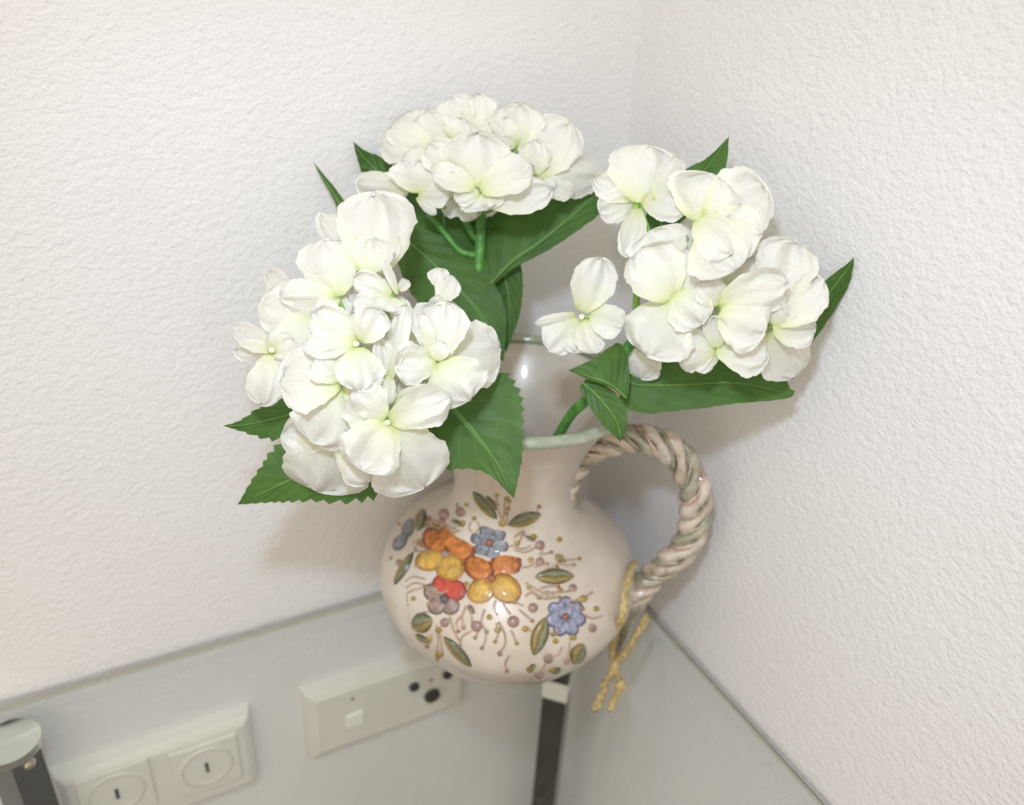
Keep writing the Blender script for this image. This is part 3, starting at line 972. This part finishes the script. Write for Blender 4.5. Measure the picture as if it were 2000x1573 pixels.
# petals deep inside the head
floret(left, (820, 560), [((820, 640), (700, 520), 260, 0), ((820, 640), (960, 560), 260, 0), ((820, 640), (860, 830), 260, 0), ((820, 640), (640, 800), 260, -4)], -34, bead=False)
floret(left, (560, 900), [((620, 900), (420, 780), 240, 0), ((620, 900), (470, 1040), 260, 0), ((640, 920), (760, 1040), 260, 0)], -26, bead=False)
def fill(bl, n, rad, lay, w, cen):
    """inner florets of the head that show between the outer ones"""
    rs = random.Random(int(cen[0]))
    for i in range(n):
        a, r = i*2.4, rad*math.sqrt((i+0.5)/n)
        x, y = cen[0]+r*math.cos(a), cen[1]+r*math.sin(a)*0.9
        sc = bl.conv.scale
        ox, oy = bl.conv(0, 0)
        q = []
        a0 = rs.uniform(0, 6.28)
        for k in range(4):
            L = rs.uniform(0.42, 0.60)*w
            b = a0+k*1.571+rs.uniform(-.2, .2)
            q.append(((( x-ox)*sc, (y-oy)*sc), ((x+L*math.cos(b)-ox)*sc, (y+L*math.sin(b)-oy)*sc), rs.uniform(0.42, 0.56)*w*sc, rs.uniform(-6, 6)))
        floret(bl, ((x-ox)*sc, (y-oy)*sc), q, lay, ped=False)
fill(left, 9, 150, -42, 120, (700, 700))
leaf(left, [(610, 800, 60, 55, -40), (560, 812, 48, 48, -44), (515, 823, 30, 36, -50), (470, 831, 10, 12, -54), (436, 832, 0, 0, -58)], serr=.13, nser=9)
leaf(left, [(752, 850, 60, 88, -16), (670, 890, 90, 96, -22), (580, 932, 76, 52, -28), (520, 960, 42, 24, -34), (464, 986, 0, 0, -40)], serr=.085, nser=15)
leaf(left, [(825, 715, 40, 50, 0), (875, 785, 118, 112, -4), (925, 845, 108, 118, -10), (968, 902, 34, 62, -12), (1004, 974, 0, 0, -4)], fold=.10, serr=.06, nser=17)
stem(left, [(735, 690, 15), (850, 720, -40), (950, 790, -70)], 0.0034)

# ---- top bloom
ct = conv(600, 160, 3.226)
top = Bloom('hydrangea', 'white hydrangea standing upright over the jug mouth, highest of the bouquet', 0.505, 945, 318, 215, 0.45, ct, (935, 420, -25))
floret(top, (1090, 690), [((1070, 665), (1085, 325), 410, 4, A(cup=-.2, lift=6)), ((1055, 670), (790, 545), 170, 10, A(tilt=-.4)), ((1090, 680), (1415, 530), 240, 12, A(tilt=.3)), ((1085, 705), (930, 730), 130, 8), ((1095, 705), (1120, 810), 270, 4), ((1120, 760), (1535, 680), 230, 14, A(tilt=-.3))], 40)
floret(top, (780, 450), [((780, 455), (485, 320), 290, 0), ((820, 440), (760, 190), 270, -6), ((800, 460), (600, 500), 170, 2)], 10, bead=False)
floret(top, (700, 690), [((715, 700), (710, 495), 370, 6, A(cup=.2)), ((640, 670), (310, 645), 180, 0, A(tilt=.3)), ((700, 700), (895, 705), 170, 6, A(tilt=-.3)), ((690, 730), (810, 832), 70, 0)], 24, bead=False)
floret(top, (900, 540), [((905, 560), (770, 385), 230, 0), ((900, 540), (920, 380), 150, 2)], 30, bead=False)
floret(top, (1000, 330), [((1090, 300), (1085, 82), 215, 4), ((980, 300), (915, 95), 220, 0), ((920, 370), (990, 235), 260, 8, A(tilt=.3)), ((1010, 340), (1180, 250), 150, 6)], 6, bead=False)
floret(top, (1330, 400), [((1330, 400), (1330, 142), 330, 0, A(cup=.3)), ((1320, 390), (1200, 250), 160, 3), ((1320, 400), (1200, 370), 90, 8)], 4)
floret(top, (1440, 590), [((1430, 575), (1650, 255), 330, 0), ((1460, 600), (1845, 585), 280, 8, A(cup=-.2)), ((1440, 620), (1680, 700), 140, -4), ((1430, 590), (1440, 370), 220, 4, A(tilt=.4)), ((1440, 600), (1560, 660), 130, 2)], 14)
floret(top, (650, 350), [((700, 380), (560, 240), 260, 0), ((700, 380), (830, 230), 260, 0), ((740, 420), (660, 510), 240, 0)], -14, bead=False)
floret(top, (1250, 480), [((1250, 480), (1180, 340), 220, 0), ((1250, 480), (1400, 470), 240, 0), ((1250, 480), (1280, 620), 240, 0)], -24, bead=False)
fill(top, 7, 105, -40, 105, (930, 300))
leaf(top, [(956, 556, 5, 10, -30), (1000, 512, 13, 92, -22), (1060, 470, 22, 88, -16), (1120, 420, 30, 66, -14), (1165, 378, 32, 30, -14), (1188, 350, 0, 0, -16)], fold=.18, serr=.03)
leaf(top, [(770, 368, 34, 34, -50), (730, 328, 26, 26, -36), (706, 302, 11, 11, -22), (690, 277, 0, 0, -12)], serr=.05, nser=5)
leaf(top, [(676, 420, 12, 10, -14), (650, 376, 9, 5, -8), (630, 346, 5, 3, 0), (611, 315, 0, 0, 8)], serr=.03, nser=4)
leaf(top, [(770, 450, 12, 12, -24), (830, 500, 62, 52, -20), (892, 560, 78, 66, -16), (946, 625, 62, 46, -20), (984, 706, 0, 0, -34)], fold=.16, serr=.02)
leaf(top, [(962, 468, 40, 40, -60), (985, 540, 50, 36, -64), (996, 610, 32, 20, -70), (988, 690, 0, 0, -80)], fold=.25, serr=.02)
leaf(top, [(885, 360, 60, 60, -50), (868, 425, 84, 62, -54), (880, 500, 60, 50, -60), (900, 575, 0, 0, -70)], fold=.2, serr=.02)
stem(top, [(940, 400, -20), (938, 470, -30), (936, 545, -42), (950, 660, -70)], 0.0034)
for pts in ([(932, 500, -32), (898, 490, -26), (868, 455, -18), (835, 418, -6)], [(930, 470, -32), (912, 440, -22), (895, 405, -10), (880, 375, 0)]):
    mk('branch', *tube(spline([top.P(*q) for q in pts], 16), np.linspace(0.0023, 0.0017, 16), 8), M['stem'], top.root)

# ---- right bloom
cr = conv(1020, 240, 2.457)
right = Bloom('hydrangea', 'white hydrangea over the braided handle, with one loose floret hanging apart', 0.455, 1415, 545, 225, 0.45, cr, (1330, 590, -30))
floret(right, (560, 380), [((565, 385), (610, 112), 340, 0, A(cup=-.25, lift=6)), ((535, 360), (350, 268), 150, 6), ((545, 365), (368, 420), 160, -2, A(tilt=.3)), ((575, 370), (775, 430), 150, 6, A(tilt=-.3)), ((640, 370), (750, 165), 140, 8, A(tilt=-.5)), ((560, 410), (505, 640), 130, -14, A(tilt=.3))], 12, bead=False)
floret(right, (845, 470), [((845, 475), (905, 250), 330, 0, A(cup=.2, curl=-.3)), ((840, 460), (1005, 628), 230, 14, A(cup=-.2)), ((880, 470), (1170, 305), 330, -4, A(cup=.1)), ((880, 500), (1015, 705), 370, 4, A(cup=.2)), ((900, 480), (1150, 540), 260, 0, A(cup=.1))], 34)
floret(right, (720, 838), [((718, 845), (575, 605), 290, 6), ((722, 852), (600, 1115), 340, 8, A(cup=-.15)), ((732, 822), (900, 670), 240, 2), ((738, 815), (865, 965), 220, 14, A(cup=-.2)), ((700, 680), (630, 515), 290, -14)], 32)
floret(right, (950, 880), [((945, 872), (1275, 770), 240, 4, A(tilt=-.5, lift=10)), ((955, 895), (1160, 1005), 280, 10, A(cup=-.2)), ((950, 870), (870, 760), 160, 0)], 42)
floret(right, (930, 1082), [((925, 1085), (745, 1090), 210, 2), ((932, 1080), (1180, 1125), 200, 6), ((930, 1080), (925, 930), 120, 8, A(tilt=.4)), ((940, 1090), (838, 1188), 90, -8)], 26)
floret(right, (1202, 980), [((1210, 960), (1440, 745), 250, 6), ((1202, 985), (1405, 985), 190, 10), ((1192, 1005), (1300, 1222), 250, 2), ((1225, 860), (1300, 565), 290, -12), ((1205, 970), (1240, 860), 150, 6)], 16)
floret(right, (285, 932), [((288, 905), (385, 652), 210, 6, A(cup=.3, tilt=-.3)), ((330, 910), (480, 985), 170, 0), ((255, 922), (68, 966), 70, 8, A(tilt=.5)), ((268, 940), (125, 1085), 180, 4), ((292, 950), (352, 1105), 150, 10, A(tilt=.4)), ((275, 1000), (265, 1105), 130, -6)], 40, bead=True)
floret(right, (620, 1060), [((620, 1070), (570, 1228), 160, 0), ((620, 1060), (690, 1100), 150, -4)], -34, bead=False)
floret(right, (960, 780), [((960, 780), (850, 640), 260, 0), ((960, 780), (1120, 660), 260, 0), ((960, 780), (1100, 900), 260, 0), ((960, 780), (820, 900), 260, 0)], -20, bead=False)
floret(right, (1080, 950), [((1080, 950), (960, 1000), 220, 0), ((1080, 950), (1150, 1100), 240, 0), ((1080, 950), (1250, 900), 220, 0)], -22, bead=False)
fill(right, 8, 118, -44, 110, (1435, 560))
leaf(right, [(1276, 462, 36, 34, -50), (1310, 410, 34, 36, -50), (1350, 362, 38, 34, -48), (1390, 316, 32, 12, -50), (1424, 267, 0, 0, -56)], serr=.04, nser=7)
leaf(right, [(1560, 655, 30, 30, -40), (1600, 598, 30, 28, -16), (1638, 548, 22, 17, 18), (1658, 520, 9, 6, 40), (1668, 502, 0, 0, 50)], serr=.03, nser=6)
leaf(right, [(1222, 742, 30, 20, -56), (1250, 752, 54, 40, -52), (1330, 752, 50, 62, -44), (1430, 748, 42, 62, -44), (1505, 760, 24, 40, -48), (1540, 768, 10, 14, -44), (1553, 764, 0, 0, -40)], fold=-.10, serr=.02)
leaf(right, [(1224, 778, 2, 2, 0), (1200, 757, 48, 4, 2), (1180, 746, 80, 6, 6), (1150, 736, 38, 5, 6), (1110, 724, 0, 0, 4)], fold=-.1, serr=.03, nser=5)
leaf(right, [(1138, 748, 10, 10, -20), (1165, 772, 24, 26, -10), (1195, 808, 28, 30, -4), (1210, 840, 18, 14, -4), (1211, 864, 0, 0, -6)], fold=.2, serr=.03, nser=6)
stem(right, [(1330, 590, -30), (1245, 660, -38), (1200, 712, -70), (1145, 782, -150), (1098, 838, -225)], 0.0032)
mk('branch', *tube(spline([right.P(*q) for q in [(1240, 655, -38), (1244, 560, -20), (1238, 480, 0), (1243, 400, 8)]], 16), np.linspace(0.0022, 0.0018, 16), 8), M['pedicel'], right.root)
